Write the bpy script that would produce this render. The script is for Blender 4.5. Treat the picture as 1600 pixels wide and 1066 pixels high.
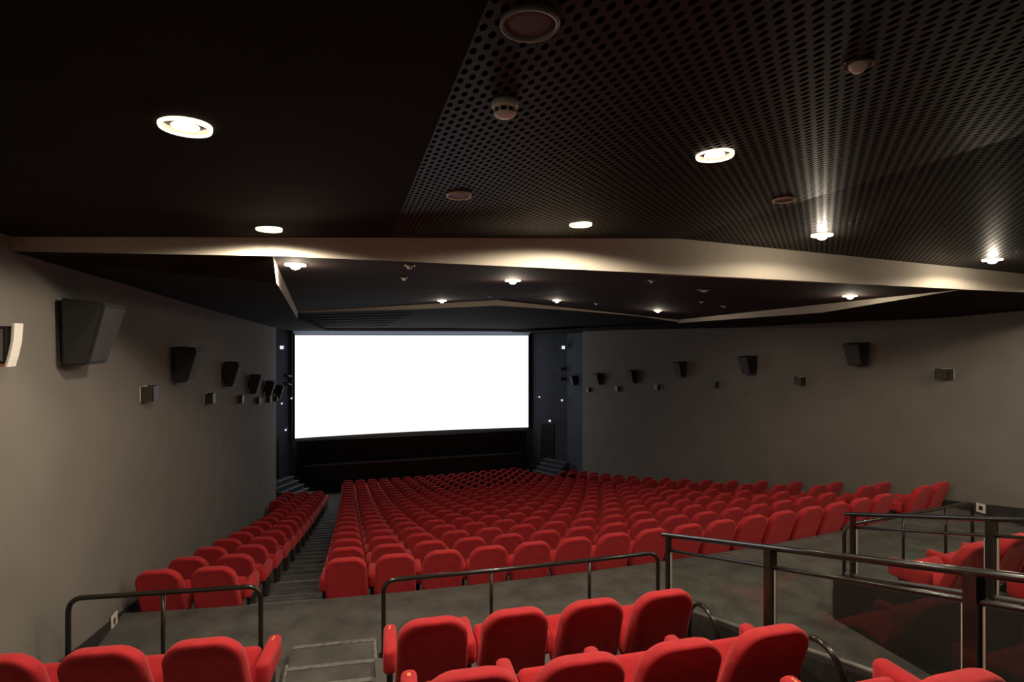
import bpy, bmesh, math, random
from mathutils import Vector, Matrix
random.seed(7)
for o in list(bpy.data.objects): bpy.data.objects.remove(o)
scene = bpy.context.scene
COL = scene.collection
PI = math.pi

# ------------------------------------------------------------------ camera, world, exposure
YAW = 0.287
cam_d = bpy.data.cameras.new('camera'); cam = bpy.data.objects.new('camera', cam_d); COL.objects.link(cam)
cam_d.sensor_width = 36.0; cam_d.lens = 864.0/1600*36; cam_d.shift_y = -4.0/1600
cam_d.clip_start = 0.02; cam_d.clip_end = 200
cam.location = (0, 0, 0); cam.rotation_euler = (PI/2, 0, -YAW)
scene.camera = cam
w = bpy.data.worlds.new('world'); scene.world = w; w.use_nodes = True
w.node_tree.nodes['Background'].inputs[0].default_value = (0.9, 0.85, 0.75, 1)
w.node_tree.nodes['Background'].inputs[1].default_value = 0.0
vs = scene.view_settings
vs.view_transform = 'Standard'; vs.look = 'None'; vs.gamma = 1.0; vs.exposure = 0.45; vs.use_curve_mapping = False
LAMP_W = 98.0            # power of one ceiling downlight
LAMP_C = (1.0, 0.85, 0.66)
SCREEN_E = 0.95

# ------------------------------------------------------------------ materials
MATS = {}
def mat(name, col, rough=0.7, metal=0.0, noise=0.0, nscale=30.0, bump=0.0, bscale=200.0, sheen=0.0, spec=0.5, coat=0.0):
    m = bpy.data.materials.new(name); m.use_nodes = True; nt = m.node_tree
    b = nt.nodes['Principled BSDF']
    b.inputs['Base Color'].default_value = (*col, 1); b.inputs['Roughness'].default_value = rough
    b.inputs['Metallic'].default_value = metal; b.inputs['Specular IOR Level'].default_value = spec
    if sheen: b.inputs['Sheen Weight'].default_value = sheen; b.inputs['Sheen Roughness'].default_value = 0.4; b.inputs['Sheen Tint'].default_value = (1.0, 0.36, 0.34, 1)
    if coat: b.inputs['Coat Weight'].default_value = coat
    tc = nt.nodes.new('ShaderNodeTexCoord')
    if noise:
        n = nt.nodes.new('ShaderNodeTexNoise'); n.inputs['Scale'].default_value = nscale; n.inputs['Detail'].default_value = 5
        nt.links.new(tc.outputs['Object'], n.inputs['Vector'])
        r = nt.nodes.new('ShaderNodeMapRange'); r.inputs[3].default_value = 1-noise; r.inputs[4].default_value = 1+noise
        r.inputs[1].default_value = 0.3; r.inputs[2].default_value = 0.7
        nt.links.new(n.outputs[0], r.inputs[0])
        mx = nt.nodes.new('ShaderNodeVectorMath'); mx.operation = 'SCALE'; mx.inputs[0].default_value = col
        nt.links.new(r.outputs[0], mx.inputs['Scale']); nt.links.new(mx.outputs[0], b.inputs['Base Color'])
    if bump:
        n2 = nt.nodes.new('ShaderNodeTexNoise'); n2.inputs['Scale'].default_value = bscale; n2.inputs['Detail'].default_value = 3
        nt.links.new(tc.outputs['Object'], n2.inputs['Vector'])
        bp = nt.nodes.new('ShaderNodeBump'); bp.inputs['Strength'].default_value = bump; bp.inputs['Distance'].default_value = 0.01
        nt.links.new(n2.outputs[0], bp.inputs['Height']); nt.links.new(bp.outputs[0], b.inputs['Normal'])
    MATS[name] = m; return m
def emat(name, col, strength):
    m = bpy.data.materials.new(name); m.use_nodes = True; nt = m.node_tree
    b = nt.nodes['Principled BSDF']; b.inputs['Base Color'].default_value = (*[c*0.5 for c in col], 1)
    b.inputs['Emission Color'].default_value = (*col, 1); b.inputs['Emission Strength'].default_value = strength
    MATS[name] = m; return m
mat('red', (0.52, 0.030, 0.036), 0.85, noise=0.10, nscale=14, bump=0.25, bscale=420, sheen=0.42, spec=0.2)
mat('black_metal', (0.016, 0.013, 0.010), 0.25, 0.0, noise=0.15, nscale=9, coat=0.25, spec=0.5)
mat('dark_leg', (0.02, 0.02, 0.02), 0.5, noise=0.2)
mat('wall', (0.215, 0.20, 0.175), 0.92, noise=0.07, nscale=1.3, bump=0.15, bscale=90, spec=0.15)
mat('carpet', (0.128, 0.122, 0.110), 0.95, noise=0.28, nscale=3.2, bump=0.5, bscale=260, spec=0.1)
mat('carpet_dark', (0.045, 0.043, 0.040), 0.95, noise=0.2, nscale=6, bump=0.4, bscale=260, spec=0.1)
mat('nosing', (0.30, 0.29, 0.26), 0.5, 0.4, noise=0.35, nscale=18)
mat('aisle_nosing', (0.15, 0.15, 0.15), 0.6, 0.2, noise=0.35, nscale=18)
mat('ceil', (0.019, 0.013, 0.011), 0.9, noise=0.12, nscale=2.0, spec=0.05)
mat('ceil2', (0.036, 0.025, 0.023), 0.85, noise=0.2, nscale=1.5, spec=0.06)
mat('fascia', (0.52, 0.47, 0.39), 0.8, noise=0.05, nscale=2.0)
mat('fascia_dark', (0.05, 0.046, 0.04), 0.85, noise=0.1, nscale=2.0)
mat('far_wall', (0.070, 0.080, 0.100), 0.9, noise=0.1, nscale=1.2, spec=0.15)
mat('pelmet', (0.20, 0.25, 0.34), 0.8, noise=0.08, nscale=1.5)
mat('stage_black', (0.012, 0.012, 0.011), 0.9, noise=0.2, nscale=3)
mat('speaker', (0.010, 0.0095, 0.009), 0.6, noise=0.12, nscale=20, bump=0.2, bscale=500)
mat('grille', (0.060, 0.052, 0.049), 0.75, noise=0.15, nscale=120, bump=0.4, bscale=700)
mat('chrome', (0.75, 0.72, 0.68), 0.22, 0.9, noise=0.04)
mat('white_plastic', (0.80, 0.77, 0.70), 0.5, noise=0.05)
mat('trim_grey', (0.22, 0.20, 0.18), 0.4, 0.5, noise=0.08)
mat('brown_disc', (0.10, 0.065, 0.055), 0.45, noise=0.1, nscale=40)
mat('sconce', (0.050, 0.042, 0.028), 0.55, 0.3, noise=0.1)
mat('panel', (0.030, 0.026, 0.024), 0.35, noise=0.15, nscale=3)
mat('pane_edge', (0.45, 0.43, 0.36), 0.4, noise=0.1)
mat('letter', (0.9, 0.42, 0.14), 0.6, noise=0.08)
mat('copper', (0.55, 0.22, 0.10), 0.35, 0.7, noise=0.1)
emat('lamp_on', (1.0, 0.86, 0.64), 40.0)
emat('ring_painted_glow', (1.0, 0.86, 0.64), 1.1)  # glow put into the trim ring, for light it catches from the bulb
emat('screen', (0.93, 0.97, 1.0), SCREEN_E)
emat('signal', (0.85, 0.92, 1.0), 0.7)
# glass: thin clear pane with real fresnel reflection
g = bpy.data.materials.new('glass'); g.use_nodes = True; nt = g.node_tree; nt.nodes.clear()
out = nt.nodes.new('ShaderNodeOutputMaterial'); mix = nt.nodes.new('ShaderNodeMixShader'); tr = nt.nodes.new('ShaderNodeBsdfTransparent')
gl = nt.nodes.new('ShaderNodeBsdfGlossy'); fr = nt.nodes.new('ShaderNodeFresnel'); fr.inputs[0].default_value = 1.5
tr.inputs[0].default_value = (0.90, 0.92, 0.90, 1); gl.inputs['Roughness'].default_value = 0.02
geo = nt.nodes.new('ShaderNodeNewGeometry'); inv = nt.nodes.new('ShaderNodeMath'); inv.operation = 'SUBTRACT'; inv.inputs[0].default_value = 1.0
mul = nt.nodes.new('ShaderNodeMath'); mul.operation = 'MULTIPLY'; nt.links.new(geo.outputs['Backfacing'], inv.inputs[1]); nt.links.new(inv.outputs[0], mul.inputs[0]); nt.links.new(fr.outputs[0], mul.inputs[1])
nt.links.new(mul.outputs[0], mix.inputs[0]); nt.links.new(tr.outputs[0], mix.inputs[1]); nt.links.new(gl.outputs[0], mix.inputs[2]); nt.links.new(mix.outputs[0], out.inputs[0])
MATS['glass'] = g
# perforated ceiling board: staggered rows of oval holes
def perf(name, col):
    m = bpy.data.materials.new(name); m.use_nodes = True; nt = m.node_tree; N = nt.nodes; L = nt.links
    b = N['Principled BSDF']; b.inputs['Roughness'].default_value = 0.48
    tc = N.new('ShaderNodeTexCoord'); sp = N.new('ShaderNodeSeparateXYZ'); L.new(tc.outputs['Object'], sp.inputs[0])
    def op(o, a, bb=None, c=None):
        n = N.new('ShaderNodeMath'); n.operation = o
        for i, v in enumerate((a, bb, c)):
            if v is None: continue
            if isinstance(v, (int, float)): n.inputs[i].default_value = v
            else: L.new(v, n.inputs[i])
        return n.outputs[0]
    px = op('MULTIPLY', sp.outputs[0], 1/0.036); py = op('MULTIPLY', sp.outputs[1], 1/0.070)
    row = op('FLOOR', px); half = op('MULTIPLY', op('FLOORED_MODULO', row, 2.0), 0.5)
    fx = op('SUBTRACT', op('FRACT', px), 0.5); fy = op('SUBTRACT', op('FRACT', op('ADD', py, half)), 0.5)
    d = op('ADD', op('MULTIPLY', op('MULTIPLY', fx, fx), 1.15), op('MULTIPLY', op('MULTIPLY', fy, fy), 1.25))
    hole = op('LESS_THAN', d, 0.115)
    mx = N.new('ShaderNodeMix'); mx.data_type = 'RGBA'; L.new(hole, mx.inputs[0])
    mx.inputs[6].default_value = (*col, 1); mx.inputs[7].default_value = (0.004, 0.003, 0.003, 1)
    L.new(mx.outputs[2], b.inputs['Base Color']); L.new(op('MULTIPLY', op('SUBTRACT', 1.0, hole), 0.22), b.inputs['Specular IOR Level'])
    bp = N.new('ShaderNodeBump'); bp.inputs['Strength'].default_value = 0.6; bp.inputs['Distance'].default_value = 0.01; bp.invert = True
    L.new(hole, bp.inputs['Height']); L.new(bp.outputs[0], b.inputs['Normal'])
    MATS[name] = m
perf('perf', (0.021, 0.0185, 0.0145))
perf('perf_shaded', (0.010, 0.0085, 0.007))  # same board for the slope past the ridge, its shade put into the colour

# ------------------------------------------------------------------ mesh helpers
class MB:
    def __init__(s): s.v = []; s.f = []; s.mi = []; s.cur = 0
    def add(s, vs, fs):
        n = len(s.v); s.v += [tuple(p) for p in vs]
        for f in fs: s.f.append([i+n for i in f]); s.mi.append(s.cur)
        return s
    def box(s, x0, x1, y0, y1, z0, z1):
        return s.add([(x0,y0,z0),(x1,y0,z0),(x1,y1,z0),(x0,y1,z0),(x0,y0,z1),(x1,y0,z1),(x1,y1,z1),(x0,y1,z1)],
              [(3,2,1,0),(4,5,6,7),(0,1,5,4),(1,2,6,5),(2,3,7,6),(3,0,4,7)])
    def rbox(s, cx, cy, cz, sx, sy, sz, r=0.02, seg=2, M=None):
        bm = bmesh.new(); bmesh.ops.create_cube(bm, size=1)
        for v in bm.verts: v.co = Vector((v.co.x*sx, v.co.y*sy, v.co.z*sz))
        bmesh.ops.bevel(bm, geom=list(bm.edges), offset=min(r, .49*min(sx, sy, sz)), segments=seg, profile=0.5, affect='EDGES')
        bm.verts.index_update(); T = Matrix.Translation((cx, cy, cz)) @ (M if M else Matrix())
        s.add([T @ v.co for v in bm.verts], [[v.index for v in f.verts] for f in bm.faces]); bm.free(); return s
    def tube(s, path, r, n=10, cap=True):
        P = [Vector(p) for p in path]; rings = []; up = None
        for i, p in enumerate(P):
            t = ((P[min(i+1, len(P)-1)]-p).normalized() + (p-P[max(i-1, 0)]).normalized()).normalized()
            if up is None: up = Vector((0,0,1)) if abs(t.z) < .9 else Vector((1,0,0))
            a = t.cross(up).normalized(); up = a.cross(t).normalized()
            rings.append([p + r*(math.cos(2*PI*k/n)*a + math.sin(2*PI*k/n)*up) for k in range(n)])
        vs = [q for R in rings for q in R]; fs = []
        for i in range(len(P)-1):
            for k in range(n):
                fs.append((i*n+k, i*n+(k+1)%n, (i+1)*n+(k+1)%n, (i+1)*n+k))
        if cap: fs.append(list(range(n))[::-1]); fs.append([(len(P)-1)*n+k for k in range(n)])
        return s.add(vs, fs)
    def lathe(s, prof, n=28, c=(0,0,0)):
        vs = []; fs = []
        for r, z in prof:
            for k in range(n): vs.append((c[0]+r*math.cos(2*PI*k/n), c[1]+r*math.sin(2*PI*k/n), c[2]+z))
        for i in range(len(prof)-1):
            for k in range(n): fs.append((i*n+k, i*n+(k+1)%n, (i+1)*n+(k+1)%n, (i+1)*n+k))
        return s.add(vs, fs)
    def prism(s, poly, axis, a0, a1):
        n = len(poly)
        def P(p, a): return {'x': (a, p[0], p[1]), 'y': (p[0], a, p[1]), 'z': (p[0], p[1], a)}[axis]
        vs = [P(p, a0) for p in poly] + [P(p, a1) for p in poly]
        fs = [list(range(n))[::-1], list(range(n, 2*n))] + [(i, (i+1)%n, n+(i+1)%n, n+i) for i in range(n)]
        return s.add(vs, fs)
    def mesh(s, name, mats, smooth=False, fix=True):
        me = bpy.data.meshes.new(name); me.from_pydata(s.v, [], s.f)
        for m in (mats if isinstance(mats, (list, tuple)) else [mats]): me.materials.append(MATS[m])
        for p, i in zip(me.polygons, s.mi): p.material_index = i; p.use_smooth = smooth
        if fix:
            bm = bmesh.new(); bm.from_mesh(me); bmesh.ops.recalc_face_normals(bm, faces=bm.faces); bm.to_mesh(me); bm.free()
        me.update(); return me
    def build(s, name, mats, parent=None, smooth=False, fix=True, loc=None):
        o = bpy.data.objects.new(name, s.mesh(name, mats, smooth, fix)); COL.objects.link(o)
        if parent: o.parent = parent
        if loc: o.location = loc
        return o
def rnd(path, r, n=6):
    P = [Vector(p) for p in path]; out = [P[0]]
    for i in range(1, len(P)-1):
        a = (P[i-1]-P[i]).normalized(); b = (P[i+1]-P[i]).normalized()
        rr = min(r, .49*(P[i-1]-P[i]).length, .49*(P[i+1]-P[i]).length)
        A = P[i]+a*rr; B = P[i]+b*rr
        for k in range(n+1):
            t = k/n; out.append(A*(1-t)**2 + P[i]*2*t*(1-t) + B*t*t)
    out.append(P[-1]); return out
def empty(name, loc, rz=0.0, label=None, cat=None, group=None):
    o = bpy.data.objects.new(name, None); o.empty_display_size = .1; COL.objects.link(o)
    o.location = loc; o.rotation_euler = (0, 0, rz)
    if label: tag(o, label, cat, group)
    return o
def tag(o, label, cat, group=None):
    o['label'] = label; o['category'] = cat
    if group: o['group'] = group
    return o
def struct(o): o['kind'] = 'structure'; return o
def inst(name, me, parent, loc=(0,0,0), rot=(0,0,0)):
    o = bpy.data.objects.new(name, me); COL.objects.link(o); o.parent = parent; o.location = loc; o.rotation_euler = rot; return o
ORD = ['first','second','third','fourth','fifth','sixth','seventh','eighth','ninth','tenth','eleventh','twelfth','thirteenth','fourteenth','fifteenth','sixteenth','seventeenth','eighteenth','nineteenth','twentieth']

# ------------------------------------------------------------------ layout of the hall (camera eye is the origin)
ROWS = 20; PITCH = 1.16; Y0 = 7.0; SEATH = 0.93
AISLE_Z = -3.15
def C(x): return 0.014*(x-3.25)**2
def slope(x): return math.atan(0.028*(x-3.25))
def ztop(k): d = PITCH*k; return -2.65 - 0.255*d + 0.0023*d*d
def zf(k): return ztop(k) - SEATH
def yk(k): return Y0 + PITCH*k
def wl(y): return -2.45 - 0.0203*(y-5.0)
WR = 10.85
XS = [-4.6 + 0.55*i for i in range(33)]
XS = [x for x in XS if x < 13.0] + [13.0]

# floor: cross aisle, raked terraces in front of it, platforms behind it
fb = MB()
def strip(xs, ya, yb, z):      # horizontal surface between curved edges
    n = len(xs); fb.add([(x, ya(x), z) for x in xs] + [(x, yb(x), z) for x in xs], [(i, i+1, n+i+1, n+i) for i in range(n-1)])
def riser(xs, y, za, zb):
    n = len(xs); fb.add([(x, y(x), za) for x in xs] + [(x, y(x), zb) for x in xs], [(i, i+1, n+i+1, n+i) for i in range(n-1)])
e = lambda k: (lambda x: yk(k) - 0.12 + C(x))
strip(XS, lambda x: -4.0, e(0), AISLE_Z)
riser(XS, e(0), AISLE_Z, zf(0))
for k in range(ROWS):
    last = k == ROWS-1
    strip(XS, e(k), (lambda x: 33.5) if last else e(k+1), zf(k))
    if not last: riser(XS, e(k+1), zf(k), zf(k+1))
NEAR = [(4.95, 3.50, -2.855), (3.50, 2.43, -2.595), (2.43, 1.36, -2.295), (1.36, 0.29, -2.075), (0.29, -0.78, -1.815), (-0.78, -4.0, -1.815)]
def blockx(a, b): n = max(2, int((b-a)/.5)+1); return [a+(b-a)*i/(n-1) for i in range(n)]
for (a, b) in ((-2.75, -0.56), (-0.56, 0.22), (0.22, 2.93), (5.27, 11.0)):
    xs = blockx(a, b)
    for i, (y1, y0, z) in enumerate(NEAR):
        f1 = (4.66 if (a == -0.56 and i == 0) else y1)
        cf = (lambda f: (lambda x: f + C(x)))
        cb = cf(y0) if y0 > -3.9 else (lambda x: -4.0)
        strip(xs, cb, cf(f1), z)
        riser(xs, cf(f1), z, AISLE_Z if i == 0 else NEAR[i-1][2])
    for xx in (a, b):
        for i, (y1, y0, z) in enumerate(NEAR):
            f1 = (4.66 if (a == -0.56 and i == 0) else y1)
            fb.add([(xx, (y0+C(xx)) if y0 > -3.9 else -4, AISLE_Z), (xx, f1+C(xx), AISLE_Z), (xx, f1+C(xx), z), (xx, (y0+C(xx)) if y0 > -3.9 else -4, z)], [(0,1,2,3)])
floor = struct(fb.build('floor', 'carpet', fix=False))

# aisle steps with metal nosing, parts of the floor
def step(x0, x1, ya, yb, z, zb, nos=True, cap=True):
    xs = blockx(x0, x1); n = len(xs)
    m = MB()
    vs = [(x, ya+C(x), z) for x in xs]+[(x, yb+C(x), z) for x in xs]+[(x, yb+C(x), zb) for x in xs]+[(x, ya+C(x), zb) for x in xs]
    fs = []
    for i in range(n-1):
        for a in range(4):
            b = (a+1) % 4; fs.append((a*n+i, a*n+i+1, b*n+i+1, b*n+i))
    fs += [(0, n, 2*n, 3*n), (n-1, 2*n-1, 3*n-1, 4*n-1)]
    s = m.add(vs, fs).build('step', 'carpet', floor)
    if nos: nosing(x0, x1, yb, z, s)
    return s
def nosing(x0, x1, y, z, parent, wd=0.045, mt=None):
    mt = mt or ('aisle_nosing' if y > 6 and abs(y-9.2) > .4 else 'nosing')
    xs = blockx(x0+.01, x1-.01); n = len(xs); m = MB()
    vs = [(x, y-wd+C(x), z+.001) for x in xs]+[(x, y-wd+C(x), z+.008) for x in xs]+[(x, y+.008+C(x), z+.008) for x in xs]+[(x, y+.008+C(x), z-.03) for x in xs]
    fs = [(a*n+i, a*n+i+1, (a+1)*n+i+1, (a+1)*n+i) for i in range(n-1) for a in range(3)]
    m.add(vs, fs).build('step_nosing', mt, parent, fix=False)
AX0, AX1 = -1.13, -0.34
for k in range(ROWS-1):
    zu = AISLE_Z if k == 0 else zf(k-1)
    step(AX0+.017*k, AX1, yk(k)-0.12, yk(k)+0.46, (zu+zf(k))/2, zf(k)-.01)
    nosing(AX0+.017*k, AX1, yk(k)-0.125, zu, floor)
step(-0.54, 0.26, 4.66, 5.10, -2.95, AISLE_Z-.01)
step(-0.54, 0.26, 5.10, 5.65, -3.05, AISLE_Z-.01)
nosing(-0.54, 0.20, 4.655, -2.855, floor)
step(-0.54, 0.20, 3.50, 4.02, -2.725, -2.865); nosing(-0.54, 0.2, 3.495, -2.595, floor)
step(-0.54, 0.20, 2.43, 2.95, -2.465, -2.605); nosing(-0.54, 0.2, 2.425, -2.295, floor)
m = MB(); m.box(0.235, 0.262, 5.22, 5.76, -3.05, -3.04); m.build('step_edge_strip', 'nosing', floor)
m = MB(); m.box(-0.545, -0.525, 4.85, 5.35, -2.949, -2.94); m.build('step_edge_strip', 'nosing', floor)

# walls
def vwall(name, pts, z0, z1, mt, th=0.15, side=1):
    m = MB()
    for (a, b) in zip(pts[:-1], pts[1:]):
        d = Vector((b[0]-a[0], b[1]-a[1])).normalized(); nn = Vector((-d.y, d.x))*th*side
        m.prism([a, b, (b[0]+nn.x, b[1]+nn.y), (a[0]+nn.x, a[1]+nn.y)], 'z', z0, z1)
    return struct(m.build(name, mt))
wlo = MB().box(-.15, 0, -9.2, 19.35, -8.6, 1.2).build('wall_left', 'wall'); struct(wlo)
wlo.location = (wl(5), 5, 0); wlo.rotation_euler = (0, 0, math.atan(0.0203))
vwall('wall_right', [(WR, -4), (WR, 24.7)], -8.6, 1.2, 'wall', side=-1)
vwall('wall_back', [(wl(-4)-.2, -4), (WR+.2, -4)], -3.2, 1.2, 'wall', side=-1)
vwall('wall_front', [(-5.0, 32.6), (13.4, 32.6)], -8.6, 1.6, 'stage_black', side=1)
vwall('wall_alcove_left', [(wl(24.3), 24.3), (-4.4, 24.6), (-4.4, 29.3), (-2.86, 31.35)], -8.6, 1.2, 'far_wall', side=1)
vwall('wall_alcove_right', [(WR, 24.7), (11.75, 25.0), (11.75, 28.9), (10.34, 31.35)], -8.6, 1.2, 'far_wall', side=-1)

# skirting of dark carpet along the cross aisle
for nm, xf, s, zt in (('baseboard_left', wl, 1, -2.97), ('baseboard_right', lambda y: WR, -1, -2.84)):
    m = MB(); t = 0.02*s
    pts = [(2.0, zt+.19*4.4), (6.4, zt), (7.9, zt-.25)]
    for (ya, za), (yb, zb) in zip(pts[:-1], pts[1:]):
        xa, xb = xf(ya), xf(yb)
        m.add([(xa,ya,-3.9),(xb,yb,-3.9),(xb,yb,zb),(xa,ya,za),(xa+t,ya,-3.9),(xb+t,yb,-3.9),(xb+t,yb,zb),(xa+t,ya,za)],
              [(0,1,2,3),(4,5,6,7),(0,1,5,4),(1,2,6,5),(2,3,7,6),(3,0,4,7)])
    struct(m.build(nm, 'carpet_dark'))

# ------------------------------------------------------------------ ceiling
RX = 3.34
def c1(x): return 0.773+0.0486*(x+2.45) if x < RX else 1.054-0.038*(x-RX)
YB = 5.10; Y2 = 13.7
m = MB()
def quad(p, q, r, s): m.add([p, q, r, s], [(0,1,2,3)])
XP = 0.36
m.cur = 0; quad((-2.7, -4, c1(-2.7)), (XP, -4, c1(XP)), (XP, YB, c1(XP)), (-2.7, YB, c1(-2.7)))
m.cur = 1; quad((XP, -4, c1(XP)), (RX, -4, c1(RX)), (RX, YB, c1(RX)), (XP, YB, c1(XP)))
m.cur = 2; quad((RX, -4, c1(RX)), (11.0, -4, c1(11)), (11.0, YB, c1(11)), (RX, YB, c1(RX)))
struct(m.build('ceiling', ['ceil', 'perf', 'perf_shaded'], fix=False))
# step-down beam facing the back of the hall
BOT = [(-2.7, .655), (-.55, .705), (.885, .697), (3.34, .676), (7.45, .622), (8.57, .61), (11.0, .585)]
m = MB(); n = len(BOT)
XB = [b[0] for b in BOT]
for (xa, za), (xb, zb) in zip(BOT[:-1], BOT[1:]):
    m.add([(xa, YB, za), (xb, YB, zb), (xb, YB, c1(xb)+.05), (xa, YB, c1(xa)+.05), (xa, YB+.12, za+.004), (xb, YB+.12, zb+.004), (xb, YB+.12, c1(xb)+.05), (xa, YB+.12, c1(xa)+.05)],
          [(0,1,2,3),(0,1,5,4),(4,5,6,7)])
struct(m.build('trim_1', 'fascia', fix=False))
# second ceiling field, folded along its ridge and rising towards the second beam
R2X = 3.65
LI = [(-.62, YB, .703), (-1.14, Y2, .622)]; RI = [(7.45, YB, .622), (8.95, Y2, .53)]
RG = [(R2X, YB, .674), (R2X, Y2, .985)]
m = MB()
def field(A, B, N=8):
    for i in range(N):
        for j in range(N):
            def P(s, t):
                a = Vector(A[0]).lerp(Vector(A[1]), t); b = Vector(B[0]).lerp(Vector(B[1]), t); return a.lerp(b, s)
            quad(P(i/N, j/N), P((i+1)/N, j/N), P((i+1)/N, (j+1)/N), P(i/N, (j+1)/N))
field(LI, RG); field(RG, RI)
struct(m.build('ceiling', 'ceil2', fix=False))
def c2(x, y):
    t = (y-YB)/(Y2-YB)
    l = Vector(LI[0]).lerp(Vector(LI[1]), t); r = Vector(RI[0]).lerp(Vector(RI[1]), t); g_ = Vector(RG[0]).lerp(Vector(RG[1]), t)
    if x < g_.x: s = (x-l.x)/(g_.x-l.x); return l.z+(g_.z-l.z)*s
    s = (x-g_.x)/(r.x-g_.x); return g_.z+(r.z-g_.z)*s
# side soffits
def soffit(name, inner, wallf, wz, ez, mt):
    m = MB()
    ys = [5.1, 5.6, 7.7, 10.5, 13.7]
    pi = []; pw = []; pt = []
    for y in ys:
        t = (y-YB)/(Y2-YB); a = Vector(inner[0]).lerp(Vector(inner[1]), t)
        pi.append((a.x, y, ez(y))); pt.append((a.x, y, a.z+.02)); pw.append((wallf(y), y, wz(y)))
    for i in range(len(ys)-1):
        m.cur = 0; m.add([pi[i], pi[i+1], pw[i+1], pw[i]], [(0,1,2,3)])
        m.cur = 1; m.add([pi[i], pi[i+1], pt[i+1], pt[i]], [(0,1,2,3)])
    y = 13.7; yf = 31.0
    m.cur = 0; m.add([pi[-1], (pi[-1][0], yf, ez(yf)), (wallf(yf), yf, wz(yf)), pw[-1]], [(0,1,2,3)])
    return struct(m.build(name, mt, fix=False))
def interp(tab):
    def f(y):
        if y <= tab[0][0]: return tab[0][1]
        for (a, za), (b, zb) in zip(tab[:-1], tab[1:]):
            if y <= b: return za+(zb-za)*(y-a)/(b-a)
        return tab[-1][1]
    return f
soffit('trim_2', LI, lambda y: wl(y)-.05 if y < 20 else -4.6, interp([(5.1, .66), (7.4, .633), (11.4, .57), (22, .46), (32, .42)]), interp([(5.1, .70), (5.6, .52), (13.7, .46), (32, .40)]), ['ceil', 'fascia'])
soffit('trim_3', RI, lambda y: WR+.05 if y < 20 else 13.2, interp([(5.1, .59), (6.4, .40), (9.6, .384), (15.1, .29), (32, .25)]), interp([(5.1, .62), (7.7, .45), (13.7, .435), (32, .36)]), ['ceil', 'fascia'])
# second beam, gabled
T2 = [(-1.14, .607, .64), (1.66, .724, .90), (3.65, .845, .99), (5.83, .745, .87), (7.74, .62, .70), (8.95, .47, .55)]
m = MB()
for (xa, za, ta), (xb, zb, tb) in zip(T2[:-1], T2[1:]):
    m.add([(xa, Y2, za), (xb, Y2, zb), (xb, Y2, tb), (xa, Y2, ta), (xa, Y2+.1, za), (xb, Y2+.1, zb), (xb, Y2+.1, tb), (xa, Y2+.1, ta)], [(0,1,2,3),(0,1,5,4),(4,5,6,7)])
struct(m.build('trim_4', 'fascia', fix=False))
# third field running down to the screen
m = MB()
for (xa, za, ta), (xb, zb, tb) in zip(T2[:-1], T2[1:]):
    m.add([(xa, Y2+.05, za+.01), (xb, Y2+.05, zb+.01), (xb, 32.5, .52), (xa, 32.5, .52)], [(0,1,2,3)])
c3 = struct(m.build('ceiling', 'ceil', fix=False))
for y in (15.2, 16.6, 18.2, 20.0, 22.2, 24.8):
    t = (y-Y2)/(32.5-Y2)
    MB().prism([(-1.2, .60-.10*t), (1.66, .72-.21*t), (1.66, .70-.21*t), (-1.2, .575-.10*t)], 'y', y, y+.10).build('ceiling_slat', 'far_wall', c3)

# ------------------------------------------------------------------ screen end of the hall
def arc(t): return 31.2 + 0.42*(1-(2*t-1)**2)
SX0, SX1, SZ0, SZ1 = -2.72, 10.22, -5.27, 0.17
N = 32; scr = empty('cinema_screen', (3.75, 31.4, SZ0), 0, 'large blank white cinema screen, slightly curved, glowing at the far end', 'screen')
def P(dx): return (dx[0]-3.75, dx[1]-31.4, dx[2]-SZ0)
m = MB()
for i in range(N):
    a, b = i/N, (i+1)/N; xa, xb = SX0+(SX1-SX0)*a, SX0+(SX1-SX0)*b
    m.add([P((xa, arc(a), SZ0)), P((xb, arc(b), SZ0)), P((xb, arc(b), SZ1)), P((xa, arc(a), SZ1))], [(0,1,2,3)])
m.build('screen_surface', 'screen', scr, fix=False)
def band(name, z0, z1, dy, dz, mt):
    m = MB()
    for i in range(N):
        a, b = i/N, (i+1)/N; xa, xb = SX0+(SX1-SX0)*a, SX0+(SX1-SX0)*b
        m.add([P((xa, arc(a)-dy, z0)), P((xb, arc(b)-dy, z0)), P((xb, arc(b)+.02, z1)), P((xa, arc(a)+.02, z1))], [(0,1,2,3)])
    m.build(name, mt, scr, fix=False)
band('bottom_batten', SZ0-.13, SZ0+.002, 0.02, 0, 'trim_grey')
for x in (SX0-.05, SX1+.05): m = MB(); m.box(x-.05-3.75, x+.05-3.75, -.25, -.1, -.1, SZ1-SZ0+.1); m.build('side_masking', 'stage_black', scr)
m = MB(); m.prism([(31.1, .21), (30.3, .40), (30.3, .44), (31.15, .44)], 'x', -2.75, 10.2)
tag(m.build('screen_pelmet', 'pelmet'), 'long blue-grey pelmet running above the white cinema screen', 'pelmet')
st = empty('stage_podium', (3.75, 30.6, -8.2), 0, 'black stage front below the white screen', 'stage')
m = MB(); m.box(-6.4, 6.4, .75, .9, 0, 2.72); m.build('back_panel', 'stage_black', st)
m = MB(); m.box(-6.0, 6.0, 0, .75, 0, 1.5); m.build('platform', 'stage_black', st)
m = MB(); m.box(-6.0, 6.0, -.03, .02, 1.5, 1.56); m.build('edge_trim', 'panel', st)
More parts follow.
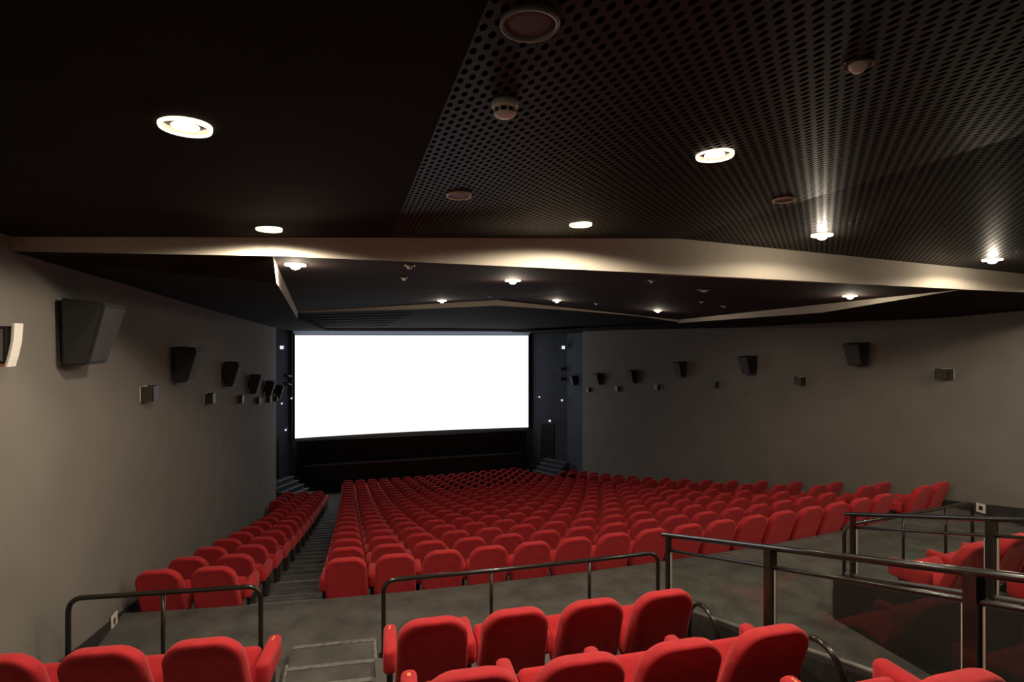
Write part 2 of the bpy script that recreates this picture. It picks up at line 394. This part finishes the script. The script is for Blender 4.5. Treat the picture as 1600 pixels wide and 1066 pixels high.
# splayed steps at both ends of the stage
for (x, y, rz, lab) in ((-2.0, 27.6, -0.56, 'dark carpeted stage steps beside the narrow block of seats'), (9.8, 27.9, 0.5, 'dark carpeted stage steps below the side door')):
    stp = empty('stage_steps', (x, y, zf(17)-.05), rz, lab, 'steps')
    for i in range(6):
        s = 1 if x > 3 else -1
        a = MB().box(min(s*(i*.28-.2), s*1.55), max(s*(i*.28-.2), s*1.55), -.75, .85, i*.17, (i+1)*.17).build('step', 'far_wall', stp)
        xx = s*(i*.28-.2); MB().box(min(xx-.02*s, xx+.04*s), max(xx-.02*s, xx+.04*s), -.75, .85, (i+1)*.17, (i+1)*.17+.015).build('step_nosing', 'nosing', a)
# doors in the splayed end walls and the small lights around them
def on_wall(a, b, t, off=.02):
    d = Vector((b[0]-a[0], b[1]-a[1])); n = Vector((d.y, -d.x)).normalized(); p = Vector(a)+d*t
    return p, math.atan2(d.y, d.x), n
for i, (a, b, t, z0) in enumerate((((-4.4, 29.3), (-2.86, 31.35), .42, -7.2), ((10.34, 31.35), (11.75, 28.9), .50, -7.0))):
    p, ang, n_ = on_wall(a, b, t)
    d = empty('door_%d' % (i+1), (p.x, p.y, z0), ang); struct(d)
    s = 1
    MB().box(-.42, .42, -.05, .02, 0, 2.05).build('door_leaf', 'stage_black', d)
    for x in (-.47, .42): MB().box(x, x+.05, -.06, .02, 0, 2.1).build('door_frame', 'panel', d)
    MB().box(-.47, .47, -.06, .02, 2.05, 2.1).build('door_frame', 'panel', d)
def pix(px, py, y):            # point of the hall at depth y seen in a given direction (layout helper)
    u = (px-800)/864; c_, s_ = math.cos(YAW), math.sin(YAW)
    x = y*(s_+u*c_)/(c_-u*s_); Z = s_*x+c_*y
    return x, y, (529-py)/864*Z
for (px, py, y, sz, lab) in ((441, 543, 29.0, .22, 'small pale square fixture high beside the screen, near the speaker row end'), (878, 543, 28.7, .24, 'bright white square fixture high on the wall past the screen edge'),
        (441, 630, 29.0, .1, 'tiny white lamp under the last speakers of the row'), (447, 671, 29.6, .11, 'tiny white lamp above the dark stage-side doorway'), (456, 622, 30.3, .09, 'tiny white lamp close to the screen side masking'),
        (841, 620, 30.1, .11, 'tiny white lamp halfway up the blue wall past the screen'), (876, 625, 28.7, .13, 'small oval white lamp on the dark corner past the screen'), (857, 657, 29.6, .15, 'round white lamp directly above the side door')):
    x, yy, z = pix(px, py, y)
    t = empty('wall_light', (x, yy, z), 0, lab, 'light', 'small lights beside the screen')
    m = MB(); m.rbox(0, .05, 0, sz, .5, sz, .02); m.build('housing', 'stage_black', t)
    m = MB(); m.rbox(0, -.21, 0, sz*.75, .04, sz*.75, .015); m.build('lens', 'signal', t)
for (px, py, y) in ((878, 577, 28.7), (878, 593, 28.7), (449, 587, 30.0), (449, 600, 30.0)):
    x, yy, z = pix(px, py, y)
    s = 1 if px > 800 else -1
    t = empty('wall_bracket', (x, yy, z), -.4*s, '%s thin pale metal bracket on the dark wall %s the screen' % ('upper' if py < 590 else 'lower', 'past' if s > 0 else 'before'), 'bracket', 'brackets past the screen' if s > 0 else 'brackets before the screen')
    m = MB(); m.tube([(-.2, 0, .05), (.2, 0, -.05)], .03, 8); m.build('arm', 'trim_grey', t, True)
    m = MB(); m.box(-.05, .05, 0, .5, -.08, .08); m.build('wall_plate', 'stage_black', t)

# ------------------------------------------------------------------ seats
TILT = math.radians(21)
def back_mesh():
    W, H, T = 0.254, 0.582, 0.062
    ol = []
    def arc_(cx, cz, r, a0, a1, n):
        for i in range(n+1): a = a0+(a1-a0)*i/n; ol.append((cx+r*math.cos(a), cz+r*math.sin(a)))
    rt, rb = 0.145, 0.035
    arc_(W-rb, rb, rb, -PI/2, 0, 3); 
    arc_(W-.012-rt, H-rt, rt, 0, PI/2, 7); arc_(-W+.012+rt, H-rt, rt, PI/2, PI, 7)
    arc_(-W+rb, rb, rb, PI, 1.5*PI, 3)
    n = len(ol); cx, cz = 0, H*.5
    prof = [(.10, -T*.86), (.052, -T*.93), (.034, -T*.98), (.018, -T*.96), (.006, -T*.82), (0, -T*.5), (0, 0), (.002, T*.42), (.016, T*.78), (.045, T*.98), (.10, T*1.15)]
    m = MB(); vs = []
    for ins, d in prof:
        kx = 1-ins/W; kz = 1-ins/(H/2)
        for (x, z) in ol:
            X = cx+(x-cx)*kx; Zz = cz+(z-cz)*kz + .022*(1-(x/W)**2)*(z/H)
            Y = d - Zz*math.sin(TILT)
            vs.append((X, Y, .38 + Zz*math.cos(TILT) + d*math.sin(TILT)*0))
    fs = [(i*n+k, i*n+(k+1)%n, (i+1)*n+(k+1)%n, (i+1)*n+k) for i in range(len(prof)-1) for k in range(n)]
    fs += [list(range(n)), [(len(prof)-1)*n+k for k in range(n)]]
    return m.add(vs, fs)
def cushion_mb(): return MB().rbox(0, .20, .455, .455, .36, .10, .042, 3, Matrix.Rotation(math.radians(48), 4, 'X'))
def arm_mb(): return MB().rbox(0, .235, .525, .098, .41, .18, .036, 3)
def leg_mb():
    m = MB(); m.prism([(.10, .0), (.36, .0), (.40, .02), (.33, .1), (.34, .47), (.12, .47), (.14, .1), (.06, .02)], 'x', -.022, .022); return m
ME_BACK = back_mesh().mesh('backrest', 'red', True); ME_CUSH = cushion_mb().mesh('seat_cushion', 'red', True)
ME_ARM = arm_mb().mesh('armrest', 'red', True); ME_LEG = leg_mb().mesh('leg', 'dark_leg')
def letter_mesh(ch, size=.055):
    c = bpy.data.curves.new('letter', 'FONT'); c.body = ch; c.size = size; c.align_x = 'CENTER'; c.align_y = 'CENTER'; c.extrude = .0015; c.offset = .0012
    o = bpy.data.objects.new('letter_tmp', c); COL.objects.link(o); bpy.context.view_layer.update()
    me = bpy.data.meshes.new_from_object(o.evaluated_get(bpy.context.evaluated_depsgraph_get())); bpy.data.objects.remove(o)
    me.materials.clear(); me.materials.append(MATS['letter']); return me
LET = {c: letter_mesh(c) for c in 'Ja'}
def seat(x, y, z, label, group, both=False, rz=None, letter_l=None, letter_r=None):
    r = slope(x) if rz is None else rz
    s = empty('cinema_chair', (x, y, z), r, label, 'chair', group)
    inst('backrest', ME_BACK, s); inst('seat_cushion', ME_CUSH, s)
    for side in ((-1, 1) if both else (-1,)):
        a = inst('armrest', ME_ARM, s, (side*.291, 0, 0)); inst('leg', ME_LEG, s, (side*.291, 0, 0))
        ch = letter_l if side < 0 else letter_r
        if ch: inst('row_letter', LET[ch], a, (0, .37, .616))
    return s
placed = []
GC = 'seats of the wide centre block below the cross aisle'; GL = 'paired seats between the wall and the stepped aisle'; GR = 'paired seats under the wall across the hall'
IND = 14
rest = []
for k in range(ROWS):
    for i in range(16):
        x = -.017+.58*i; y = yk(k)+C(x)
        if k < IND: seat(x, y, zf(k), 'red padded cinema seat, %s row below the cross aisle, %s from the stepped aisle' % (ORD[k], ORD[i]), GC, both=(i == 15))
        else: rest.append((x, y, zf(k), i == 15))
    lx = [] if k > 15 else ([-1.48, -2.06] if k < 12 else [-1.48, -2.06, -2.64])
    for i, x in enumerate(lx):
        x += 0.015*k+.03*(k > 11); y = yk(k)+C(x)
        nm = ('aisle-side', 'wall-side')[i] if len(lx) == 2 else ('aisle-side', 'middle', 'wall-side')[i]
        if k < IND: seat(x, y, zf(k), '%s red cinema seat, %s row between the wall and the stepped aisle' % (nm, ORD[k]), GL, both=(i == 0))
        else: rest.append((x, y, zf(k), i == 0))
    for i, x in enumerate([] if k > 15 else [9.85, 10.43]):
        y = yk(k)+C(x)
        if k < IND: seat(x, y, zf(k), '%s red cinema seat of the pair in %s row under the wall across the hall' % (('inner', 'wall-side')[i], ORD[k]), GR, both=(i == 1))
        else: rest.append((x, y, zf(k), i == 1))
# the dim front rows, too many to number, as one object
parts = [back_mesh(), cushion_mb(), arm_mb(), leg_mb()]
m = MB()
for (x, y, z, both) in rest:
    R = Matrix.Translation((x, y, z)) @ Matrix.Rotation(slope(x), 4, 'Z')
    for pi_, p in enumerate(parts):
        m.cur = 1 if pi_ == 3 else 0
        for side in ((0,) if pi_ < 2 else ((-1, 1) if both else (-1,))):
            m.add([R @ (Vector(v)+Vector((side*.291, 0, 0))) for v in p.v], p.f)
o = m.build('front_row_seats', ['red', 'dark_leg'], None, True, fix=False); o['kind'] = 'stuff'
tag(o, 'dim red seats of the front rows just before the screen', 'seats')
# rear rows behind the cross aisle
GB = 'seats of the rear centre block behind the curved hand rail'
for i in range(4):
    x = .569+.58*i; seat(x, 3.89+C(x), -2.855, 'red cinema seat in row directly behind the curved rail, %s from the steps' % ORD[i], GB, both=(i == 3), letter_l='J' if i == 0 else None)
for i in range(4):
    x = .603+.58*i; seat(x, 2.81+C(x), -2.595, 'red cinema seat in second row behind the curved rail, %s from the steps' % ORD[i], GB, both=(i == 3), letter_l='a' if i == 0 else None)
for i in range(3):
    x = 1.20+.59*i; seat(x, 1.82+C(x), -2.295, 'red cinema seat in third row behind the curved rail, %s from the glass' % ORD[2-i], GB, both=(i == 2), letter_l='J' if i == 2 else None)
GBL = 'seats of the rear block beside the wall'
for i in range(3):
    x = -.87-.58*i; seat(x, 3.90+C(x), -2.855, 'red cinema seat behind the rail by the wall speakers, %s from the steps' % ORD[i], GBL, both=(i == 0), letter_r='J' if i == 0 else None)
GBR = 'seats of the rear block beyond the glass entrance'
for i in range(3):
    x = 5.66+.58*i; seat(x, 3.86+C(x), -2.855, 'red cinema seat beyond the glass railed entrance, %s from the black panel' % ORD[i], GBR, both=(i == 2))
seat(5.66, 2.79+C(5.66), -2.595, 'red cinema seat beyond the entrance in the second row, beside the thick post', GBR)

# ------------------------------------------------------------------ railings
RT = 0.021
def curved_rail(label, pts, zt, zb, posts, ends=(True, True)):
    r = empty('hand_rail', (pts[0], 4.98+C(pts[0]), zb), 0, label, 'railing', 'curved hand rails along the cross aisle')
    ox, oy, oz = r.location
    yy = lambda x: 4.98+C(x)
    xs = [pts[0]+(pts[1]-pts[0])*i/10 for i in range(11)]
    path = [(xs[0]-ox, yy(xs[0])-oy, 0)] + [(x-ox, yy(x)-oy, zt-oz) for x in xs] + [(xs[-1]-ox, yy(xs[-1])-oy, 0)]
    P_ = [Vector(p) for p in path]
    # drop inner points that would spoil the bends
    P_ = [P_[0], P_[1]] + P_[3:-3] + [P_[-2], P_[-1]]
    m = MB(); m.tube(rnd(P_, .12, 6), RT, 10); m.build('top_rail', 'black_metal', r, True)
    for x in posts:
        m = MB(); m.tube([(x-ox, yy(x)-oy, 0), (x-ox, yy(x)-oy, zt-oz)], .017, 10); m.build('post', 'black_metal', r, True)
    for x in list(posts)+[pts[0], pts[1]]:
        m = MB(); m.lathe([(0, .012), (.045, .012), (.045, 0), (0, 0)], 16, (x-ox, yy(x)-oy, 0)); m.build('base_flange', 'black_metal', r)
curved_rail('black bent-tube hand rail in front of the rear seats by the speaker wall', (-2.215, -.73), -2.14, -2.855, [-1.5])
curved_rail('long black bent-tube hand rail in front of the rear centre seats', (.30, 3.02), -2.18, -2.855, [1.283, 2.266])
curved_rail('black bent-tube hand rail beyond the entrance, ending near the far wall', (5.50, 7.9), -2.16, -2.855, [6.5, 7.32])

def hoop(x, y0, y1, zt, zb, label):
    h = empty('grab_hoop', (x, (y0+y1)/2, zb), 0, label, 'grab hoop', 'grab hoops at the row ends')
    d = (y1-y0)/2; H = zt-zb
    path = [(0, -d, 0), (0, -d, H-d)] + [(0, -d*math.cos(PI*i/12), H-d+d*math.sin(PI*i/12)) for i in range(1, 12)] + [(0, d, H-d), (0, d, 0)]
    m = MB(); m.tube(path, .019, 10); m.build('hoop_tube', 'black_metal', h, True)
    for yy in (-d, d):
        m = MB(); m.lathe([(0, .01), (.04, .01), (.04, 0), (0, 0)], 14, (0, yy, 0)); m.build('base_flange', 'black_metal', h)
hoop(2.79, 3.72, 4.10, -2.20, -2.855, 'black hoop of tube at the end of the first row behind the rail')
hoop(2.79, 2.56, 2.92, -1.87, -2.595, 'black hoop of tube at the end of the second row behind the rail')

def glass_rail(x, label, glab):
    SL = 0.275
    zt = lambda y: -1.91+SL*(4.71-y); zm = lambda y: zt(y)-.142; zc = lambda y: zt(y)-.66
    r = empty('glass_railing', (x, 4.71, AISLE_Z), 0, label, 'railing')
    def L(p): return (p[0], p[1]-4.71, p[2]-AISLE_Z)
    y0, y1 = 4.78, 0.2
    m = MB(); m.tube([L((0, 4.80, zt(4.80))), L((0, y1, zt(y1)))], .023, 12); m.build('top_rail', 'black_metal', r, True)
    m = MB(); m.tube([L((0, 4.71, zm(4.71))), L((0, y1, zm(y1)))], .015, 8); m.build('middle_rail', 'black_metal', r, True)
    m = MB(); m.tube([L((0, 4.80, zc(4.80))), L((0, y1, zc(y1)))], .02, 8); m.build('bottom_rail', 'trim_grey', r, True)
    ys = [4.71, 3.36, 1.98, 0.62]
    for i, y in enumerate(ys):
        wd = .022 if i == 0 else .032
        MB().box(-wd, wd, y-4.71-wd, y-4.71+wd, zc(y)-AISLE_Z-.02, zt(y)-AISLE_Z-.01).build('post', 'black_metal', r)
    for ya, yb in zip(ys[:-1], ys[1:]):
        a, b = ya-.05, yb+.05
        q = lambda f, y, o: L((0, y, f(y)+o))[1:]
        p = MB().prism([q(zc, a, .02), q(zc, b, .02), q(zm, b, -.02), q(zm, a, -.02)], 'x', -.005, .005).build('glass_pane', 'glass', r)
        for yy in (a, b):
            MB().box(-.006, .006, yy-4.71-.006, yy-4.71+.006, zc(yy)-AISLE_Z+.02, zm(yy)-AISLE_Z-.02).build('pane_edge', 'pane_edge', p)
    w_ = MB().prism([L((0, 4.94, AISLE_Z))[1:], L((0, -3.9, AISLE_Z))[1:], L((0, -3.9, zc(1.0)))[1:], L((0, 1.0, zc(1.0)-.03))[1:], L((0, 4.94, zc(4.94)-.03))[1:]], 'x', -.03, .03)
    w_.build('parapet_panel', 'panel', r)
glass_rail(2.97, 'black railing with glass panes sloping beside the rear centre seats', '')
glass_rail(5.25, 'black railing above the dark side panel of the entrance, beyond the glass', '')

# ------------------------------------------------------------------ wall speakers and box sconces
def speaker(x, y, z, s, label, group, sc=1.0):
    t = empty('surround_speaker', (x, y, z), 0 if s > 0 else PI, label, 'speaker', group)
    D = .35*sc; W = .25*sc; H = .27*sc
    m = MB()
    poly_t = [(.06, -W), (D, -W*.92), (D, W*.92), (.06, W)]
    poly_b = [(.06, -W*.9), (D*.62, -W*.75), (D*.62, W*.75), (.06, W*.9)]
    vs = [(p[0], p[1], -H) for p in poly_b]+[(p[0], p[1], H-.04*(p[0] > .1)) for p in poly_t]
    m.add(vs, [(3,2,1,0),(4,5,6,7),(0,1,5,4),(1,2,6,5),(2,3,7,6),(3,0,4,7)])
    bmm = bmesh.new(); bmm.from_mesh(m.mesh('tmp', 'speaker')); bmesh.ops.bevel(bmm, geom=list(bmm.edges), offset=.014*sc, segments=2, affect='EDGES')
    me = bpy.data.meshes.new('cabinet'); bmm.to_mesh(me); bmm.free(); me.materials.append(MATS['speaker']); inst('cabinet', me, t)
    k = .03
    m = MB(); A = Vector((D*.62+.012, -W*.66, -H*.88)); B = Vector((D*.62+.012, W*.66, -H*.88)); C_ = Vector((D*.985+.012, W*.84, H*.74)); D_ = Vector((D*.985+.012, -W*.84, H*.74))
    off = Vector((.012, 0, -.006)); m.add([A, B, C_, D_, A-off*3, B-off*3, C_-off*3, D_-off*3], [(0,1,2,3),(0,1,5,4),(1,2,6,5),(2,3,7,6),(3,0,4,7)]); m.build('grille', 'grille', t)
    MB().box(0, .03, -.09, .09, -.12, .12).build('wall_plate', 'dark_leg', t)
    MB().box(.02, .09, -.03, .03, -.05, .05).build('bracket_arm', 'dark_leg', t)
SL_ = [(6.0, .06, 1.1), (9.5, -.39, 1.0), (13.3, -.77, 1.0), (16.9, -1.27, 1.0), (20.4, -1.70, 1.0), (23.7, -2.10, 1.0)]
for i, (y, z, sc) in enumerate(SL_): speaker(wl(y), y, z, 1, 'black wedge speaker on the stepped-aisle wall, %s along from the rear seats' % ORD[i], 'speakers along the stepped-aisle wall', sc)
SR_ = [(9.5, -.34), (12.97, -.735), (16.25, -1.03), (19.5, -1.49), (22.6, -1.80)]
for i, (y, z) in enumerate(SR_): speaker(WR, y, z, -1, 'black wedge speaker on the wall across the hall, %s along from the rear rows' % ORD[i], 'speakers along the wall across the hall', .95)
speaker(11.75, 27.6, -2.25, -1, 'black wedge speaker in the dark corner past the screen', 'speakers along the wall across the hall', .95)
def sconce(x, y, z, s, label, group):
    t = empty('box_sconce', (x, y, z), 0 if s > 0 else PI, label, 'wall lamp', group)
    m = MB(); D = .15; W = .12; H = .095
    m.box(.012, D, -W, -W+.008, -H, H); m.box(.012, D, W-.008, W, -H, H); m.box(D-.008, D, -W, W, -H, H); m.build('shade', 'sconce', t)
    MB().box(0, .012, -W, W, -H, H).build('back_plate', 'white_plastic', t)
    MB().box(.02, D-.015, -.03, .03, -.03, .03).build('bulb_holder', 'dark_leg', t)
for i, (y, z) in enumerate(((8.08, -.70), (11.6, -1.13), (15.0, -1.50), (18.2, -1.88), (21.0, -2.15), (23.3, -2.35))):
    sconce(wl(y), y, z, 1, 'small unlit box sconce on the stepped-aisle wall, %s along from the rear seats' % ORD[i], 'box sconces on the stepped-aisle wall')
for i, (y, z) in enumerate(((7.69, -.665), (11.17, -1.05), (14.5, -1.40), (17.8, -1.77), (20.9, -2.1), (23.8, -2.4))):
    sconce(WR, y, z, -1, 'small unlit box sconce on the wall across the hall, %s along from the rear rows' % ORD[i], 'box sconces on the wall across the hall')
# glazed wall unit at the edge of the stepped-aisle wall
t = empty('wall_unit', (wl(4.68), 4.68, -.045), 0, 'dark wall-mounted unit with a curved white front edge above the rear seats', 'wall lamp')
MB().rbox(.10, 0, 0, .20, .13, .26, .012).build('housing', 'speaker', t)
m = MB(); m.prism([(.20, -.15), (.22, -.07), (.238, .03), (.245, .15), (.229, .15), (.223, .03), (.205, -.07), (.186, -.15)], 'y', -.075, .03); m.build('curved_front', 'white_plastic', t)
MB().box(.13, .175, -.073, -.064, -.11, .11).build('vent_panel', 'trim_grey', t)
MB().box(0.01, .185, -.08, .07, -.148, -.128).build('lower_lip', 'copper', t)
for zz in (-.07, -.02, .03, .08): MB().box(.03, .11, -.075, -.06, zz, zz+.018).build('vent_slot', 'chrome', t)

# step lights in the skirting
for (x, y, z, s, lab) in ((wl(7.1)+.02, 7.05, -3.10, 1, 'white square step light low on the speaker wall by the cross aisle'), (WR-.02, 7.10, -3.03, -1, 'white square step light low on the wall across the hall')):
    t = empty('step_light', (x, y, z), 0 if s > 0 else PI, lab, 'light')
    m = MB()
    for a in (m.box(0, .012, -.075, -.035, -.08, .08), m.box(0, .012, .035, .075, -.08, .08), m.box(0, .012, -.035, .035, .04, .08), m.box(0, .012, -.035, .035, -.08, -.04)): pass
    m.build('frame', 'white_plastic', t)
    MB().box(0, .006, -.035, .035, -.04, .04).build('lens', 'dark_leg', t)

# ------------------------------------------------------------------ ceiling lamps and fittings
def downlight(x, y, z, label, rad=.098, power=LAMP_W, drop=0):
    t = empty('ceiling_downlight', (x, y, z), 0, label, 'ceiling lamp', 'lit ceiling downlights')
    m = MB(); m.lathe([(rad*.90, .004), (rad*.91, -.012), (rad*.97, -.014), (rad, -.006), (rad, .012)], 32); m.build('trim_ring', 'ring_painted_glow', t, True, fix=False)
    m = MB(); m.lathe([(0.0001, -.006), (rad*.5, -.004), (rad*.55, .004)], 28); m.build('bulb', 'lamp_on', t, fix=False)
    m = MB(); m.lathe([(rad*.5, -.001), (rad*.905, -.004), (rad*.905, .004)], 28); m.build('reflector', 'chrome', t, True, fix=False)
    d = bpy.data.lights.new('downlight_beam', 'SPOT'); d.spot_size = math.radians(168); d.spot_blend = 0.22; d.shadow_soft_size = .05; d.energy = power; d.color = LAMP_C
    o = bpy.data.objects.new('downlight_beam', d); COL.objects.link(o); o.parent = t; o.location = (0, 0, -.02)
    if drop:  # added glowing dome and point light, to brighten the beams and ceiling alongside
        m = MB(); m.lathe([(rad*.5, .0), (rad*.48, -.02), (rad*.36, -.038), (rad*.18, -.047), (.0001, -.05)], 20); m.build('added_glow_dome', 'lamp_on', t, True, fix=False)
        d = bpy.data.lights.new('added_side_glow', 'POINT'); d.energy = drop; d.color = LAMP_C; d.shadow_soft_size = .03
        o = bpy.data.objects.new('added_side_glow', d); COL.objects.link(o); o.parent = t; o.location = (0, 0, -.09)
LAMPS = [(-.633, 2.516, c1, 'lit round downlight in the smooth dark ceiling, farther from the pale beam'),
    (-.60, 4.70, c1, 'lit round downlight in the smooth dark ceiling, close to the pale beam'),
    (1.87, 2.52, c1, 'lit round downlight in the perforated ceiling, farther from the pale beam'),
    (1.91, 4.39, c1, 'lit round downlight in the perforated ceiling, close to the pale beam'),
    (4.42, 4.31, c1, 'lit round downlight just past the ceiling ridge, close to the pale beam'),
    (7.09, 4.53, c1, 'lit round downlight over the far wall side, close to the pale beam'),
    (4.42, 2.45, c1, 'lit round downlight past the ceiling ridge, farther from the pale beam'),
    (7.05, 2.45, c1, 'lit round downlight over the entrance side, farther from the pale beam'),
    (9.45, 4.45, c1, 'lit round downlight beside the wall across the hall, close to the pale beam'),
    (9.45, 2.45, c1, 'lit round downlight beside the wall across the hall, farther from the pale beam'),
    (-.48, 5.55, c2, 'lit round downlight right behind the pale beam on the speaker wall side'),
    (1.9, 6.4, c2, 'lit round downlight behind the pale beam, above the centre seats'),
    (7.0, 6.33, c2, 'lit round downlight behind the pale beam, towards the wall across the hall'),
    (1.9, 11.7, c2, 'lit round downlight before the second beam, above the stepped-aisle side of the screen'),
    (4.42, 11.47, c2, 'lit round downlight before the second beam, at its ridge'),
    (7.0, 11.55, c2, 'lit round downlight before the second beam, at the end near the wall across the hall')]
for (x, y, f, lab) in LAMPS: downlight(x, y, (f(x) if f is c1 else f(x, y))-.004, lab, drop=9.0 if f is c2 else (6.0 if x > 4 and y > 4 and x < 8 else 0))
def disc(name, x, y, z, r, label, cat, ring='trim_grey', face='brown_disc', group=None):
    t = empty(name, (x, y, z), 0, label, cat, group)
    m = MB(); m.lathe([(r*.84, .004), (r*.86, -.012), (r*.97, -.014), (r, -.006), (r, .012)], 32); m.build('trim_ring', ring, t, True, fix=False)
    m = MB(); m.lathe([(.0001, -.006), (r*.6, -.007), (r*.85, -.004), (r*.85, .004)], 32); m.build('face', face, t, True, fix=False)
def onceil(px, py, f):
    z = .9
    for _ in range(12):
        u = (px-800)/864; Z = z*864/(529-py); X = u*Z; c_, s_ = math.cos(YAW), math.sin(YAW)
        x = c_*X+s_*Z; y = -s_*X+c_*Z; z = f(x) if f is c1 else f(x, min(max(y, YB), Y2))
    return x, y, z-.004
x, y, z = onceil(828, 33, c1); disc('ceiling_speaker', x, y, z, .088, 'large unlit round disc flush in the perforated ceiling', 'ceiling speaker')
x, y, z = onceil(717, 304, c1); disc('unlit_downlight', x, y, z, .082, 'unlit round downlight beside the smooth ceiling panel', 'ceiling lamp', 'white_plastic', 'brown_disc')
x, y, z = onceil(1225, 311, c1); disc('unlit_downlight', x, y, z, .082, 'unlit round downlight next to the ceiling ridge', 'ceiling lamp', 'white_plastic', 'brown_disc')
x, y, z = onceil(1341, 99, c1)
t = empty('ceiling_spot', (x, y, z), 0, 'small dark recessed spot with a bright curved glint in perforated ceiling', 'ceiling lamp')
m = MB(); m.lathe([(.02, .004), (.045, -.006), (.05, -.004), (.05, .01)], 24); m.build('trim_ring', 'black_metal', t, True, fix=False)
m = MB(); m.lathe([(.0001, -.030), (.018, -.026), (.030, -.012), (.032, .004)], 20); m.build('dome', 'white_plastic', t, True, fix=False)
x, y, z = onceil(789, 158, c1)
t = empty('smoke_detector', (x, y, z), 0, 'pale round smoke detector on the dark ceiling', 'smoke detector')
m = MB(); m.lathe([(.0001, .004), (.05, .004), (.052, -.018), (.045, -.030), (.044, -.03)], 28); m.build('base', 'white_plastic', t, True, fix=False)
m = MB(); m.lathe([(.034, -.026), (.034, -.046)], 20); m.build('sensor_core', 'dark_leg', t, True, fix=False)
for i in range(8):
    a = 2*PI*i/8; m = MB(); m.rbox(.040*math.cos(a), .040*math.sin(a), -.038, .010, .010, .020, .003, 1); m.build('cage_rib', 'white_plastic', t)
m = MB(); m.lathe([(.043, -.046), (.040, -.052), (.026, -.060), (.0001, -.062)], 24); m.build('cap', 'white_plastic', t, True, fix=False)
for (px, py, r, lab) in ((1100, 453, .085, 'unlit downlight behind the pale beam in the ridge line'), (932, 474, .05, 'small ceiling spot before the ridge of the second beam'), (1018, 438, .045, 'small ceiling spot close behind the pale beam'),
        (1131, 478, .05, 'small ceiling spot above the start of the side soffit'), (1096, 471, .045, 'small ceiling spot beside the downlight near the side soffit'), (765, 462, .05, 'small ceiling spot close to the second beam ridge'),
        (640, 415, .05, 'small pale detector close behind the pale beam'), (631, 434, .04, 'small pale nozzle on the second dark ceiling field')):
    x, y, z = onceil(px, py, c2)
    t = empty('ceiling_spot', (x, y, z), 0, lab, 'ceiling lamp')
    m = MB(); m.lathe([(r*.6, .004), (r, -.008), (r*1.05, -.004), (r*1.05, .01)], 20); m.build('trim_ring', 'trim_grey', t, True, fix=False)
    m = MB(); m.lathe([(.0001, -.035), (r*.35, -.03), (r*.6, -.01), (r*.62, .004)], 16); m.build('dome', 'white_plastic', t, True, fix=False)
